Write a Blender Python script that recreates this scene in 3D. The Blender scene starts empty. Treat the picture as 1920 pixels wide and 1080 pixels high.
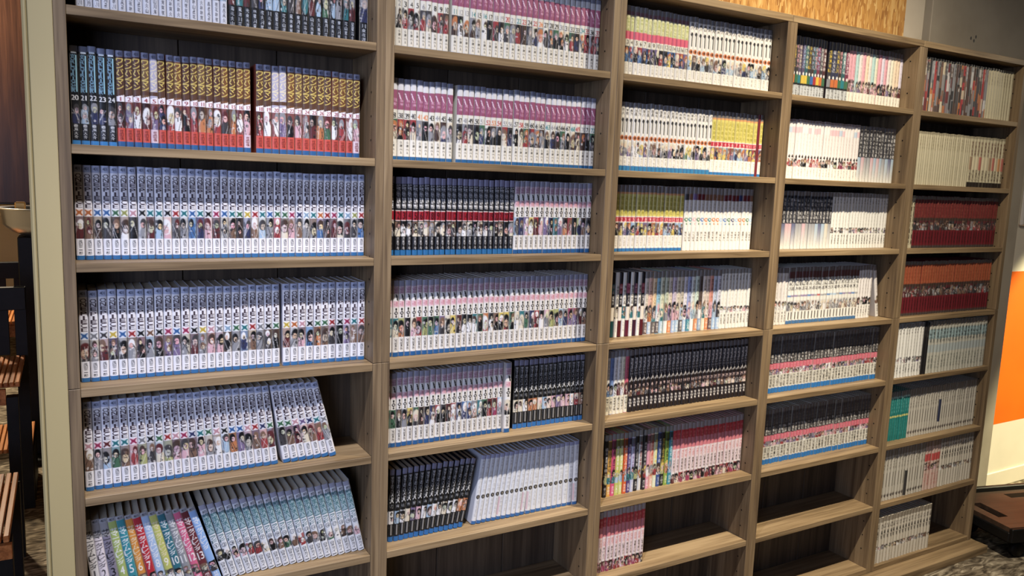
import bpy, bmesh, math, random
import numpy as np
from mathutils import Matrix, Vector

sc = bpy.context.scene
COL = sc.collection
R = math.radians

# ------------------------------------------------------------------ camera
cam_d = bpy.data.cameras.new('camera')
cam = bpy.data.objects.new('camera', cam_d)
COL.objects.link(cam)
cam_d.sensor_width = 36.0
cam_d.lens = 1471.73 / 1920 * 36.0
cam_d.clip_start = 0.02
rx = Vector((0.87007, -0.49161, 0.03605)); ry = Vector((-0.0353, -0.13509, -0.9902)); rz = Vector((0.49167, 0.86027, -0.13489))
m = Matrix.Identity(4)
for i in range(3):
    m[i][0] = rx[i]; m[i][1] = -ry[i]; m[i][2] = -rz[i]
m.translation = Vector((0.0067, -1.6044, 1.3042))
cam.matrix_world = m
sc.camera = cam

# ------------------------------------------------------------------ world, lights, exposure
sc.view_settings.view_transform = 'Standard'
sc.view_settings.look = 'None'
sc.view_settings.exposure = 0.14
sc.view_settings.gamma = 1.0
sc.view_settings.use_curve_mapping = False
w = bpy.data.worlds.new('room_ambient'); sc.world = w
w.use_nodes = True
w.node_tree.nodes['Background'].inputs[0].default_value = (0.75, 0.82, 1.0, 1)
w.node_tree.nodes['Background'].inputs[1].default_value = 0.014


def light(name, kind, loc, energy, color, target=None, **kw):
    d = bpy.data.lights.new(name, kind)
    d.energy = energy; d.color = color
    for k, v in kw.items(): setattr(d, k, v)
    o = bpy.data.objects.new(name, d); COL.objects.link(o)
    o.location = loc
    if target is not None:
        o.rotation_euler = (Vector(target) - Vector(loc)).to_track_quat('-Z', 'Y').to_euler()
    return o


# track spots under the ceiling in front of the bookcases, and cool daylight from the room behind the camera
light('track_spot_warm', 'SPOT', (1.85, -0.80, 2.50), 215, (1.0, 0.88, 0.69), (1.70, 0.0, -2.0), spot_size=R(71.5), spot_blend=1.0, shadow_soft_size=0.018)
light('track_flood_warm', 'SPOT', (1.85, -0.80, 2.50), 113, (1.0, 0.88, 0.69), (1.91, 0.0, 0.07), spot_size=R(138.9), spot_blend=1.0, shadow_soft_size=0.018)
light('track_spot_cool', 'SPOT', (0.35, -0.80, 2.50), 128, (0.96, 0.94, 1.0), (0.70, 0.0, -2.0), spot_size=R(73.1), spot_blend=1.0, shadow_soft_size=0.018)
light('track_flood_cool', 'SPOT', (0.35, -0.80, 2.50), 56, (0.96, 0.94, 1.0), (0.70, 0.0, 0.44), spot_size=R(101.2), spot_blend=1.0, shadow_soft_size=0.018)
light('window_daylight', 'AREA', (-1.3, -2.3, 1.4), 9.5, (0.54, 0.65, 1.0), (0.2, 0.0, 1.05), shape='RECTANGLE', size=1.4, size_y=1.4, spread=R(75))
light('side_room_fill', 'POINT', (5.0, -0.9, 2.1), 16, (1.0, 0.90, 0.72), shadow_soft_size=0.1)  # added weak fill for the upper cream wall, no fixture of its own
light('side_room_spot', 'SPOT', (4.9, -1.0, 2.2), 560, (1.0, 0.90, 0.56), (4.08, 0.32, 0.40), spot_size=R(36), spot_blend=0.35, shadow_soft_size=0.02)
light('rear_room_lamp', 'POINT', (-0.9, 3.6, 2.3), 330, (1.0, 0.84, 0.62), shadow_soft_size=0.1)


# ------------------------------------------------------------------ helpers
def lin(c):
    a = np.asarray(c, float) / 255.0
    return np.where(a <= 0.04045, a / 12.92, ((a + 0.055) / 1.055) ** 2.4)


def L4(c): return tuple(float(x) for x in lin(c)) + (1.0,)


def new_mat(name, rough=0.5, metal=0.0, spec=0.5):
    mt = bpy.data.materials.new(name); mt.use_nodes = True
    b = mt.node_tree.nodes['Principled BSDF']
    b.inputs['Roughness'].default_value = rough
    b.inputs['Metallic'].default_value = metal
    b.inputs['Specular IOR Level'].default_value = spec
    return mt, mt.node_tree.nodes, mt.node_tree.links, b


def ramp(N, stops, interp='LINEAR'):
    r = N.new('ShaderNodeValToRGB'); e = r.color_ramp.elements
    r.color_ramp.interpolation = interp
    while len(e) > 1: e.remove(e[-1])
    for i, (p, c) in enumerate(stops):
        if i == 0: e[0].position = p; e[0].color = L4(c)
        else:
            x = e.new(p); x.color = L4(c)
    return r


def noise_mat(name, c0, c1, scale=(1, 1, 1), nscale=5.0, rough=0.5, bump=0.0, detail=4.0, metal=0.0, spec=0.5, p0=0.35, p1=0.65):
    """object-space noise between two colours, with a little relief"""
    mt, N, Lk, b = new_mat(name, rough, metal, spec)
    tc = N.new('ShaderNodeTexCoord'); mp = N.new('ShaderNodeMapping'); mp.inputs['Scale'].default_value = scale
    oi = N.new('ShaderNodeObjectInfo'); ad = N.new('ShaderNodeVectorMath'); ad.operation = 'ADD'
    sm = N.new('ShaderNodeVectorMath'); sm.operation = 'SCALE'; sm.inputs[0].default_value = (3.1, 7.7, 5.3)
    Lk.new(oi.outputs['Random'], sm.inputs['Scale'])
    Lk.new(tc.outputs['Object'], mp.inputs['Vector']); Lk.new(mp.outputs[0], ad.inputs[0]); Lk.new(sm.outputs[0], ad.inputs[1])
    n = N.new('ShaderNodeTexNoise'); n.inputs['Scale'].default_value = nscale; n.inputs['Detail'].default_value = detail
    Lk.new(ad.outputs[0], n.inputs['Vector'])
    r = ramp(N, [(p0, c0), (p1, c1)])
    Lk.new(n.outputs[0], r.inputs[0]); Lk.new(r.outputs[0], b.inputs['Base Color'])
    if bump:
        bp = N.new('ShaderNodeBump'); bp.inputs['Strength'].default_value = bump; bp.inputs['Distance'].default_value = 0.002
        Lk.new(n.outputs[0], bp.inputs['Height']); Lk.new(bp.outputs[0], b.inputs['Normal'])
    return mt


def wood_mat(name, axis, dark, mid, light_c, rough=0.5):
    """laminate wood: long streaks along one axis, two scales of grain"""
    mt, N, Lk, b = new_mat(name, rough, 0.0, 0.35)
    tc = N.new('ShaderNodeTexCoord'); oi = N.new('ShaderNodeObjectInfo')
    sm = N.new('ShaderNodeVectorMath'); sm.operation = 'SCALE'; sm.inputs[0].default_value = (9.1, 4.7, 6.3)
    Lk.new(oi.outputs['Random'], sm.inputs['Scale'])
    ad = N.new('ShaderNodeVectorMath'); ad.operation = 'ADD'
    Lk.new(tc.outputs['Object'], ad.inputs[0]); Lk.new(sm.outputs[0], ad.inputs[1])
    mixes = []
    for k, (fine, coarse, det) in enumerate(((34.0, 1.6, 5.0), (150.0, 5.0, 2.0))):
        mp = N.new('ShaderNodeMapping')
        s = [fine] * 3; s[axis] = coarse
        mp.inputs['Scale'].default_value = s
        Lk.new(ad.outputs[0], mp.inputs['Vector'])
        n = N.new('ShaderNodeTexNoise'); n.inputs['Scale'].default_value = 1.0; n.inputs['Detail'].default_value = det
        n.inputs['Distortion'].default_value = 0.8
        Lk.new(mp.outputs[0], n.inputs['Vector']); mixes.append(n)
    mx = N.new('ShaderNodeMath'); mx.operation = 'MULTIPLY_ADD'; mx.inputs[1].default_value = 0.35
    mm = N.new('ShaderNodeMath'); mm.operation = 'MULTIPLY'; mm.inputs[1].default_value = 0.65
    Lk.new(mixes[0].outputs[0], mm.inputs[0]); Lk.new(mixes[1].outputs[0], mx.inputs[0]); Lk.new(mm.outputs[0], mx.inputs[2])
    r = ramp(N, [(0.36, dark), (0.5, mid), (0.64, light_c)])
    Lk.new(mx.outputs[0], r.inputs[0]); Lk.new(r.outputs[0], b.inputs['Base Color'])
    bp = N.new('ShaderNodeBump'); bp.inputs['Strength'].default_value = 0.15; bp.inputs['Distance'].default_value = 0.0008
    Lk.new(mx.outputs[0], bp.inputs['Height']); Lk.new(bp.outputs[0], b.inputs['Normal'])
    return mt


def box(bm, x0, x1, y0, y1, z0, z1, bevel=0.0):
    vs = [bm.verts.new((x, y, z)) for z in (z0, z1) for y in (y0, y1) for x in (x0, x1)]
    fs = [bm.faces.new([vs[i] for i in f]) for f in ((0, 2, 3, 1), (4, 5, 7, 6), (0, 1, 5, 4), (2, 6, 7, 3), (0, 4, 6, 2), (1, 3, 7, 5))]
    if bevel:
        es = {e for f in fs for e in f.edges}
        bmesh.ops.bevel(bm, geom=list(es), offset=bevel, segments=1, affect='EDGES')


def mesh_of(name, fn, mat, smooth=False):
    bm = bmesh.new(); fn(bm)
    bmesh.ops.recalc_face_normals(bm, faces=bm.faces[:])
    me = bpy.data.meshes.new(name); bm.to_mesh(me); bm.free()
    if mat: me.materials.append(mat)
    if smooth:
        for p in me.polygons: p.use_smooth = True
    return me


def obj(name, me, parent=None, loc=None):
    o = bpy.data.objects.new(name, me); COL.objects.link(o)
    if parent is not None: o.parent = parent
    if loc is not None: o.location = loc
    return o


def bobj(name, dims, mat, parent=None, bevel=0.0008, loc=None):
    """one box as one object; dims in the parent's frame"""
    return obj(name, mesh_of(name, lambda bm: box(bm, *dims, bevel=bevel), mat), parent, loc)


def tag(o, label=None, cat=None, group=None, kind=None):
    if label: o['label'] = label
    if cat: o['category'] = cat
    if group: o['group'] = group
    if kind: o['kind'] = kind
    return o


def thing(name, label, cat, loc=(0, 0, 0), rz_=0.0, group=None):
    o = bpy.data.objects.new(name, None); COL.objects.link(o)
    o.empty_display_size = 0.05
    o.location = loc; o.rotation_euler = (0, 0, rz_)
    return tag(o, label, cat, group)


def struct(o, kind='structure'):
    o['kind'] = kind
    return o


def lathe(bm, prof, n=40, cx=0.0, cy=0.0):
    rings = []
    for r, z in prof:
        rings.append([bm.verts.new((cx + r * math.cos(2 * math.pi * i / n), cy + r * math.sin(2 * math.pi * i / n), z)) for i in range(n)])
    for a, b in zip(rings, rings[1:]):
        for i in range(n):
            bm.faces.new((a[i], a[(i + 1) % n], b[(i + 1) % n], b[i]))
    return rings

# ------------------------------------------------------------------ materials
WOOD_V = wood_mat('laminate_wood_upright', 2, (94, 77, 58), (124, 104, 78), (146, 125, 96))
WOOD_H = wood_mat('laminate_wood_level', 0, (103, 84, 60), (136, 114, 84), (159, 136, 103))
WOOD_B = wood_mat('laminate_wood_back_shaded', 2, (58, 48, 38), (76, 64, 51), (92, 79, 63), 0.6)  # same laminate darkened, deep shade inside the cases put into the colour
BEIGE = noise_mat('beige_paint', (178, 160, 112), (188, 170, 122), (1, 1, 0.3), 3, 0.6, 0.05)
TAUPE = noise_mat('grey_plaster', (150, 140, 124), (168, 158, 142), (1, 1, 1), 4, 0.85, 0.25)
WHITE_W = noise_mat('off_white_plaster', (196, 184, 164), (208, 197, 178), (1, 1, 1), 6, 0.8, 0.1)
CREAM_W = noise_mat('cream_wall_paint', (222, 214, 196), (230, 222, 205), (1, 1, 1), 4, 0.6, 0.05)
ORANGE = noise_mat('orange_wall_paint', (244, 104, 6), (250, 112, 10), (1, 1, 1), 4, 0.55, 0.05)
REAR_W = noise_mat('rear_wall_paint', (222, 196, 150), (230, 205, 160), (1, 1, 1), 3, 0.7)
BLACK = noise_mat('black_metal', (13, 13, 13), (20, 20, 20), (1, 1, 1), 20, 0.5, spec=0.25)
SLAT = wood_mat('slat_wood', 1, (128, 76, 38), (170, 106, 56), (196, 134, 80), 0.4)
CHROME = noise_mat('polished_steel', (206, 210, 216), (224, 227, 232), (1, 1, 1), 6, 0.28, 0.0, 2.0, 1.0)
BRASS = noise_mat('dull_brass', (150, 116, 66), (172, 134, 80), (1, 1, 1), 14, 0.3, 0.0, 2.0, 1.0)
DKBROWN = wood_mat('dark_brown_veneer', 2, (30, 17, 12), (40, 24, 17), (50, 31, 22), 0.28)
PLY = wood_mat('plywood_top_shaded', 0, (56, 43, 34), (70, 54, 43), (82, 65, 52), 0.5)  # wood colour darkened to carry the shadow lying on the dolly
PAPER = noise_mat('page_edges', (214, 204, 180), (226, 218, 198), (1, 1, 400), 2.0, 0.9)
ENAMEL = noise_mat('white_enamel', (216, 212, 206), (224, 221, 216), (1, 1, 1), 3, 0.3)


def osb_mat():
    mt, N, Lk, b = new_mat('strand_board', 0.55)
    tc = N.new('ShaderNodeTexCoord')
    layers = []
    for k, (ang, sx, sz) in enumerate(((35, 120, 26), (-50, 105, 28), (80, 130, 30))):
        mp = N.new('ShaderNodeMapping'); mp.inputs['Rotation'].default_value = (0, R(ang), 0); mp.inputs['Scale'].default_value = (sx, 8, sz)
        mp.inputs['Location'].default_value = (k * 3.7, 0, k * 1.3)
        Lk.new(tc.outputs['Object'], mp.inputs[0])
        v = N.new('ShaderNodeTexVoronoi'); v.inputs['Scale'].default_value = 1.0
        Lk.new(mp.outputs[0], v.inputs['Vector'])
        layers.append(v)
    n = N.new('ShaderNodeTexNoise'); n.inputs['Scale'].default_value = 9.0; n.inputs['Detail'].default_value = 3
    Lk.new(tc.outputs['Object'], n.inputs['Vector'])
    ramps = []
    for v in layers:
        sp = N.new('ShaderNodeSeparateColor'); Lk.new(v.outputs['Color'], sp.inputs[0])
        rp = ramp(N, [(0.0, (150, 100, 46)), (0.3, (182, 130, 66)), (0.7, (202, 152, 82)), (1.0, (222, 182, 116))])
        Lk.new(sp.outputs[0], rp.inputs[0]); ramps.append((rp, sp))
    m1 = N.new('ShaderNodeMix'); m1.data_type = 'RGBA'
    st = N.new('ShaderNodeMath'); st.operation = 'GREATER_THAN'; st.inputs[1].default_value = 0.5
    Lk.new(ramps[0][1].outputs[1], st.inputs[0]); Lk.new(st.outputs[0], m1.inputs[0])
    Lk.new(ramps[0][0].outputs[0], m1.inputs[6]); Lk.new(ramps[1][0].outputs[0], m1.inputs[7])
    m2 = N.new('ShaderNodeMix'); m2.data_type = 'RGBA'
    s2 = N.new('ShaderNodeMath'); s2.operation = 'GREATER_THAN'; s2.inputs[1].default_value = 0.55
    Lk.new(ramps[2][1].outputs[1], s2.inputs[0]); Lk.new(s2.outputs[0], m2.inputs[0])
    Lk.new(m1.outputs[2], m2.inputs[6]); Lk.new(ramps[2][0].outputs[0], m2.inputs[7])
    Lk.new(m2.outputs[2], b.inputs['Base Color'])
    bp = N.new('ShaderNodeBump'); bp.inputs['Strength'].default_value = 0.4; bp.inputs['Distance'].default_value = 0.001
    Lk.new(m2.outputs[2], bp.inputs['Height']); Lk.new(bp.outputs[0], b.inputs['Normal'])
    return mt


def carpet_mat():
    mt, N, Lk, b = new_mat('streaked_carpet', 0.95, 0, 0.1)
    tc = N.new('ShaderNodeTexCoord'); mp = N.new('ShaderNodeMapping'); mp.inputs['Scale'].default_value = (12, 38, 1)
    mp.inputs['Rotation'].default_value = (0, 0, R(14))
    Lk.new(tc.outputs['Object'], mp.inputs[0])
    n = N.new('ShaderNodeTexNoise'); n.inputs['Scale'].default_value = 1.0; n.inputs['Detail'].default_value = 6; n.inputs['Distortion'].default_value = 1.6
    Lk.new(mp.outputs[0], n.inputs['Vector'])
    r = ramp(N, [(0.30, (44, 38, 32)), (0.44, (86, 77, 64)), (0.55, (124, 113, 96)), (0.70, (174, 163, 142))])
    Lk.new(n.outputs[0], r.inputs[0]); Lk.new(r.outputs[0], b.inputs['Base Color'])
    bp = N.new('ShaderNodeBump'); bp.inputs['Strength'].default_value = 0.5; bp.inputs['Distance'].default_value = 0.004
    Lk.new(n.outputs[0], bp.inputs['Height']); Lk.new(bp.outputs[0], b.inputs['Normal'])
    return mt


DARK_CEIL = noise_mat('low_bounce_ceiling', (58, 56, 54), (68, 66, 63), (1, 1, 1), 3, 0.9)  # unseen ceiling, dark tone chosen to cut bounced light on the shelves
OSB = osb_mat(); CARPET = carpet_mat()

# ------------------------------------------------------------------ setting
FZ = -0.03
struct(bobj('floor', (-3.5, 5.6, -2.2, 5.6, FZ - 0.06, FZ), CARPET, bevel=0))
wb = struct(bobj('wall_back', (2.68, 3.39, 0.172, 0.30, FZ, 2.62), TAUPE, bevel=0.002))
bobj('plaster_strip', (2.535, 2.648, 0.180, 0.30, FZ, 2.62), WHITE_W, wb)
bobj('joint_strip', (2.648, 2.68, 0.205, 0.30, FZ, 2.62), TAUPE, wb, bevel=0)
for k in range(3):
    bobj('strand_board_panel', (-0.045 + k * 0.86, -0.045 + (k + 1) * 0.86 - 0.002, 0.172, 0.30, FZ, 2.62), OSB, wb)
def drill(bm):
    for x, z in ((2.925, 1.885), (2.945, 1.878), (2.955, 1.893)):
        r_ = 0.0045
        vs = [bm.verts.new((x + r_ * math.cos(a * 0.7854), 0.1715, z + 1.4 * r_ * math.sin(a * 0.7854))) for a in range(8)]
        bm.faces.new(vs)
        top = [bm.verts.new((v.co.x, 0.174, v.co.z)) for v in vs]
        for i in range(8): bm.faces.new((vs[i], vs[(i + 1) % 8], top[(i + 1) % 8], top[i]))
tag(obj('drill_hole', mesh_of('drill_hole', drill, BLACK), wb), kind='stuff')
wl = struct(bobj('wall_left', (-0.0378, -0.0003, 0.001, 0.30, FZ, 2.62), BEIGE, bevel=0.001))
bobj('corner_bead', (-0.0465, -0.0379, 0.003, 0.30, FZ, 2.62), BEIGE, wl, bevel=0.003)
wr = struct(bobj('wall_right', (3.39, 5.6, 0.32, 0.42, 0.985, 2.62), CREAM_W, bevel=0))
bobj('orange_band', (3.39, 5.6, 0.3195, 0.42, 0.279, 0.985), ORANGE, wr, bevel=0)
bobj('cream_dado', (3.39, 5.6, 0.32, 0.42, FZ, 0.279), CREAM_W, wr, bevel=0)
bobj('skirting_board', (3.39, 5.6, 0.312, 0.32, FZ, 0.045), CREAM_W, wr, bevel=0.002)
struct(bobj('wall_rear', (-3.5, 1.6, 5.5, 5.6, FZ, 2.62), REAR_W, bevel=0))
struct(bobj('wall_side', (-3.6, -3.5, 0.3, 5.6, FZ, 2.62), REAR_W, bevel=0))
struct(bobj('ceiling', (-3.5, 5.6, -2.2, 5.6, 2.62, 2.68), DARK_CEIL, bevel=0))

# ------------------------------------------------------------------ bookcases
ZB = {1: 1.578, 2: 1.341, 3: 1.129, 4: 0.897, 5: 0.686, 6: 0.4535, 7: 0.2425, 8: 0.0}
T = 0.0195; ST = 0.0165; W = 0.6; DEP = 0.158
base = bobj('wooden_base_board', (-0.002, 3.009, -0.0615, 0.168, FZ, -0.0006), WOOD_H, bevel=0.001)
tag(base, 'long flat wooden base board on the carpet under all five bookcases', 'board')

me_side_lo = mesh_of('side_panel', lambda bm: box(bm, 0, T, 0, DEP, 0, 0.8972, bevel=0.0009), WOOD_V)
me_side_up = mesh_of('side_panel', lambda bm: box(bm, 0, T, 0, DEP, 0.898, 1.7733, bevel=0.0009), WOOD_V)
me_top = mesh_of('top_panel', lambda bm: box(bm, 0.0004, W - 0.0004, 0, DEP + 0.006, 1.7738, 1.793, bevel=0.0009), WOOD_H)
me_shelf = mesh_of('shelf', lambda bm: box(bm, T + 0.0003, W - T - 0.0003, 0.0008, DEP - 0.001, -ST, 0, bevel=0.0008), WOOD_H)
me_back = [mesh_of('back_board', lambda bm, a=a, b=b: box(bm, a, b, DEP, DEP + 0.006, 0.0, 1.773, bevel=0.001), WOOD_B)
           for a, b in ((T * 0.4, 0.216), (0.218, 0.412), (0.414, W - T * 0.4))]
def pegs(bm):
    for x, s in ((T + 0.0004, 1), (W - T - 0.0004, -1)):
        for y in (0.03,):
            for z in np.arange(0.08, 1.74, 0.05):
                if min(abs(z - q) for q in (0.897, 0.8)) < 0.03: continue
                vs = [bm.verts.new((x, y + 0.0026 * math.cos(a * 1.0472), z + 0.0026 * math.sin(a * 1.0472))) for a in range(6)]
                bm.faces.new(vs)
me_peg = mesh_of('peg_holes', pegs, BLACK)
CASE_LABELS = ['tall wood bookcase nearest the cream post, holding blue-footed white comic volumes',
               'second tall bookcase from the cream post, pink-banded volumes on its two upper shelves',
               'middle one of five tall bookcases, lowest visible shelf holding twelve red volumes',
               'fourth tall bookcase from the cream post, two empty shelves at its bottom',
               'dim end bookcase by the grey wall, dark red volumes on two shelves']
for u in range(5):
    t = thing('bookcase', CASE_LABELS[u], 'bookcase', (u * W, 0, 0), 0, 'tall wooden bookcases standing side by side')
    for me in (me_side_lo, me_side_up):
        obj('side_panel', me, t); obj('side_panel', me, t, (W - T, 0, 0))
    obj('top_panel', me_top, t)
    for r_ in range(1, 8): obj('shelf', me_shelf, t, (0, 0, ZB[r_]))
    obj('bottom_panel', me_shelf, t, (0, 0, ST))
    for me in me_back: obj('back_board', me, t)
    tag(obj('peg_holes', me_peg, t), kind='stuff')

# ------------------------------------------------------------------ lettering: glyph bitmaps from the built-in font
GL = {}
def load_glyphs(chars, n=28):
    cu = bpy.data.curves.new('glyph', 'FONT'); o = bpy.data.objects.new('glyph', cu); COL.objects.link(o)
    for ch in sorted(set(chars)):
        cu.body = ch
        dg = bpy.context.evaluated_depsgraph_get(); dg.update()
        me = o.evaluated_get(dg).to_mesh()
        g = np.zeros((n, n), np.float32)
        if len(me.vertices):
            co = np.empty(len(me.vertices) * 3, np.float32); me.vertices.foreach_get('co', co); co = co.reshape(-1, 3)[:, :2]
            me.calc_loop_triangles()
            tri = np.empty(len(me.loop_triangles) * 3, np.int32); me.loop_triangles.foreach_get('vertices', tri); tri = tri.reshape(-1, 3)
            lo, hi = co.min(0), co.max(0); sz = np.maximum(hi - lo, 1e-4)
            if sz[0] < 0.35 * sz[1]: lo[0] -= 0.2 * sz[1]; sz[0] += 0.4 * sz[1]
            if sz[1] < 0.35 * sz[0]: lo[1] -= 0.3 * sz[0]; sz[1] += 0.6 * sz[0]
            q = (co - lo) / sz * n
            yy, xx = np.mgrid[0:n, 0:n] + 0.5
            for a, b, c in tri:
                A, B, C_ = q[a], q[b], q[c]
                d = (B[0] - A[0]) * (C_[1] - A[1]) - (C_[0] - A[0]) * (B[1] - A[1])
                if abs(d) < 1e-6: continue
                x0, x1 = int(max(0, min(A[0], B[0], C_[0]) - 1)), int(min(n, max(A[0], B[0], C_[0]) + 2))
                y0, y1 = int(max(0, min(A[1], B[1], C_[1]) - 1)), int(min(n, max(A[1], B[1], C_[1]) + 2))
                X, Y = xx[y0:y1, x0:x1], yy[y0:y1, x0:x1]
                s = ((X - A[0]) * (C_[1] - A[1]) - (C_[0] - A[0]) * (Y - A[1])) / d
                t_ = ((B[0] - A[0]) * (Y - A[1]) - (X - A[0]) * (B[1] - A[1])) / d
                e = -0.02
                g[y0:y1, x0:x1] = np.maximum(g[y0:y1, x0:x1], ((s >= e) & (t_ >= e) & (s + t_ <= 1 - e)))
        o.evaluated_get(dg).to_mesh_clear()
        GL[ch] = g[::-1].copy()
    bpy.data.objects.remove(o); bpy.data.curves.remove(cu)

TITLES = dict(pirate='ONEPIECE', oda='尾田栄一郎', world='WORLDTRIGGER', ashi='葦原大介', saw='ワンパンマン', ao='村田雄介',
              bl='久保帯人', so='空知英秋', gin='銀魂', juju='呪術廻戦', gege='芥見下々', nev='約束のネバーランド', shi='白井カイウ',
              sum='サマータイムレンダ', tit='進撃の巨人', isa='諫山創', kuro='黒子のバスケ犬', aoi='アオアシ', rnd='風火山林東海花月夜光星川')
load_glyphs(''.join(TITLES.values()) + '0123456789〇◆●')

# ------------------------------------------------------------------ printed spines: a colour grid per book
PAL = dict(k=(24, 24, 28), K=(66, 62, 66), g=(140, 140, 146), w=(232, 229, 226), r=(192, 44, 46), R=(112, 34, 38), o=(222, 112, 46), y=(232, 194, 52),
           Y=(172, 176, 84), e=(58, 116, 76), t=(34, 128, 138), b=(52, 108, 186), B=(46, 54, 108), l=(150, 188, 222), p=(228, 160, 172), m=(190, 44, 92),
           v=(124, 98, 152), n=(136, 92, 66), N=(78, 52, 44), s=(238, 206, 182), c=(228, 210, 172))
NAME = dict(k='black', K='charcoal', g='grey', w='white', r='red', R='dark red', o='orange', y='yellow', Y='olive', e='green', t='teal', b='blue', B='navy',
            l='light blue', p='pink', m='crimson', v='violet', n='brown', N='dark brown', s='beige', c='cream')
BLUE = (42, 104, 162)


class Canvas:
    def __init__(s, nx, ny, bg):
        s.h, s.w = ny + 1, nx + 1
        s.a = np.empty((s.h, s.w, 3), np.float32); s.a[:] = bg
        s.v = np.linspace(0, 1, s.h)[:, None]; s.u = np.linspace(0, 1, s.w)[None, :]
    def mask(s, mk, col):
        mk = np.clip(mk, 0, 1)[..., None]
        s.a = s.a * (1 - mk) + np.asarray(col, np.float32) * mk
    def rect(s, v0, v1, col, u0=-1, u1=2, al=1.0):
        s.mask(((s.v >= v0) & (s.v < v1) & (s.u >= u0) & (s.u <= u1)) * al, col)
    def ell(s, cu, cv, ru, rv, col, lo=-9, hi=9, al=1.0):
        d = ((s.u - cu) / ru) ** 2 + ((s.v - cv) / rv) ** 2
        s.mask(np.clip((1.25 - d) * 2.5, 0, 1) * ((s.v >= lo) & (s.v <= hi)) * al, col)
    def glyph(s, ch, v0, v1, u0, u1, col, al=1.0):
        g = GL.get(ch)
        if g is None: return
        n = g.shape[0]; acc = np.zeros((s.h, s.w), np.float32)
        for dv in (-0.3, 0.0, 0.3):
            for du in (-0.3, 0.0, 0.3):
                vv = (s.v + dv / s.h - v0) / (v1 - v0); uu = (s.u + du / s.w - u0) / (u1 - u0)
                ok = (vv >= 0) & (vv < 1) & (uu >= 0) & (uu < 1)
                iv = np.clip((vv * n).astype(int), 0, n - 1); iu = np.clip((uu * n).astype(int), 0, n - 1)
                acc += g[np.broadcast_to(iv, acc.shape), np.broadcast_to(iu, acc.shape)] * ok
        s.mask(np.clip(acc / 9 * 1.35, 0, 1) * al, col)
    def text(s, st, v0, v1, col, u0=0.12, u1=0.88, gap=0.12, al=1.0):
        p = (v1 - v0) / len(st)
        for i, ch in enumerate(st): s.glyph(ch, v0 + i * p, v0 + (i + 1 - gap) * p, u0, u1, col, al)
    def num(s, n, v0, v1, col, u0=0.08, u1=0.92):
        d = str(n); p = (u1 - u0) / len(d) if len(d) > 1 else 0
        if len(d) == 1: s.glyph(d, v0, v1, 0.28, 0.72, col)
        else:
            for i, ch in enumerate(d): s.glyph(ch, v0, v1, u0 + i * p, u0 + (i + 0.92) * p, col)
    def figure(s, v0, v1, bg, hair, body, rg, skin=(214, 184, 164)):
        """plain anonymous figures in muted inks: background, heads with hair, shoulders, loose strokes"""
        mute = lambda c, k=0.30: tuple((1 - k) * x + k * (0.35 * c[0] + 0.45 * c[1] + 0.2 * c[2]) * 0.92 for x in c)
        hair, body = mute(hair), mute(body)
        if bg is not None: s.rect(v0, v1, mute(bg))
        h = v1 - v0; kind = rg.random()
        for _ in range(3):
            s.ell(rg.uniform(0, 1), v0 + h * rg.uniform(0.1, 0.9), rg.uniform(0.15, 0.4), h * rg.uniform(0.06, 0.2), rg.choice([body, hair, mute(body, 0.7)]), v0, v1, 0.55)
        if kind < 0.62: heads = [(0.5 + rg.uniform(-0.2, 0.2), rg.uniform(0.2, 0.36), rg.uniform(0.24, 0.36))]
        elif kind < 0.82: heads = [(rg.uniform(0.3, 0.7), rg.uniform(0.38, 0.55), rg.uniform(0.38, 0.5))]
        else: heads = [(rg.uniform(0.3, 0.6), 0.2, 0.2), (rg.uniform(0.4, 0.7), 0.62, 0.22)]
        for cu, hv, rr in heads:
            hv_ = v0 + h * hv; ru = rr * rg.uniform(1.1, 1.5)
            s.ell(cu + rg.uniform(-.15, .15), hv_ + h * rr * 1.7, min(0.6, ru * 1.5), h * rr * 1.25, body, v0, v1)
            s.ell(cu, hv_, ru, h * rr * 0.8, hair, v0, v1)
            sk = tuple(x * rg.uniform(0.82, 1.05) for x in skin)
            s.ell(cu + rg.uniform(-.12, .12), hv_ + h * rr * 0.28, ru * 0.62, h * rr * 0.45, sk, v0, v1)
            s.ell(cu + rg.uniform(-.1, .1), hv_ + h * rr * 0.2, ru * 0.5, h * 0.022, mute(hair, 0.2), v0, v1, 0.7)
        for _ in range(6):
            a = rg.uniform(0, 1); b = v0 + h * rg.uniform(0.3, 0.97)
            c = [body, hair, (214, 208, 204), (44, 42, 46), mute(body, 0.6)][rg.randrange(5)]
            s.ell(a, b, rg.uniform(0.05, 0.2), h * rg.uniform(0.02, 0.08), c, v0, v1, 0.75)
        for _ in range(3):
            k = rg.uniform(-1.6, 1.6); o_ = rg.uniform(0, 1); vv = (s.v - v0) / h
            s.mask((np.abs(s.u - o_ - k * (vv - .6)) < 0.05) * ((s.v > v0 + .3 * h) & (s.v < v1)) * 0.55, [(34, 32, 36), (214, 210, 206)][rg.randrange(2)])
    def marks(s, v0, v1, n, col, rg, u0=0.2, u1=0.8, al=0.9, st=None):
        st = st or ''.join(rg.choice(TITLES['rnd']) for _ in range(n))
        s.text(st, v0, v1, col, u0, u1, 0.15, al)


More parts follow.
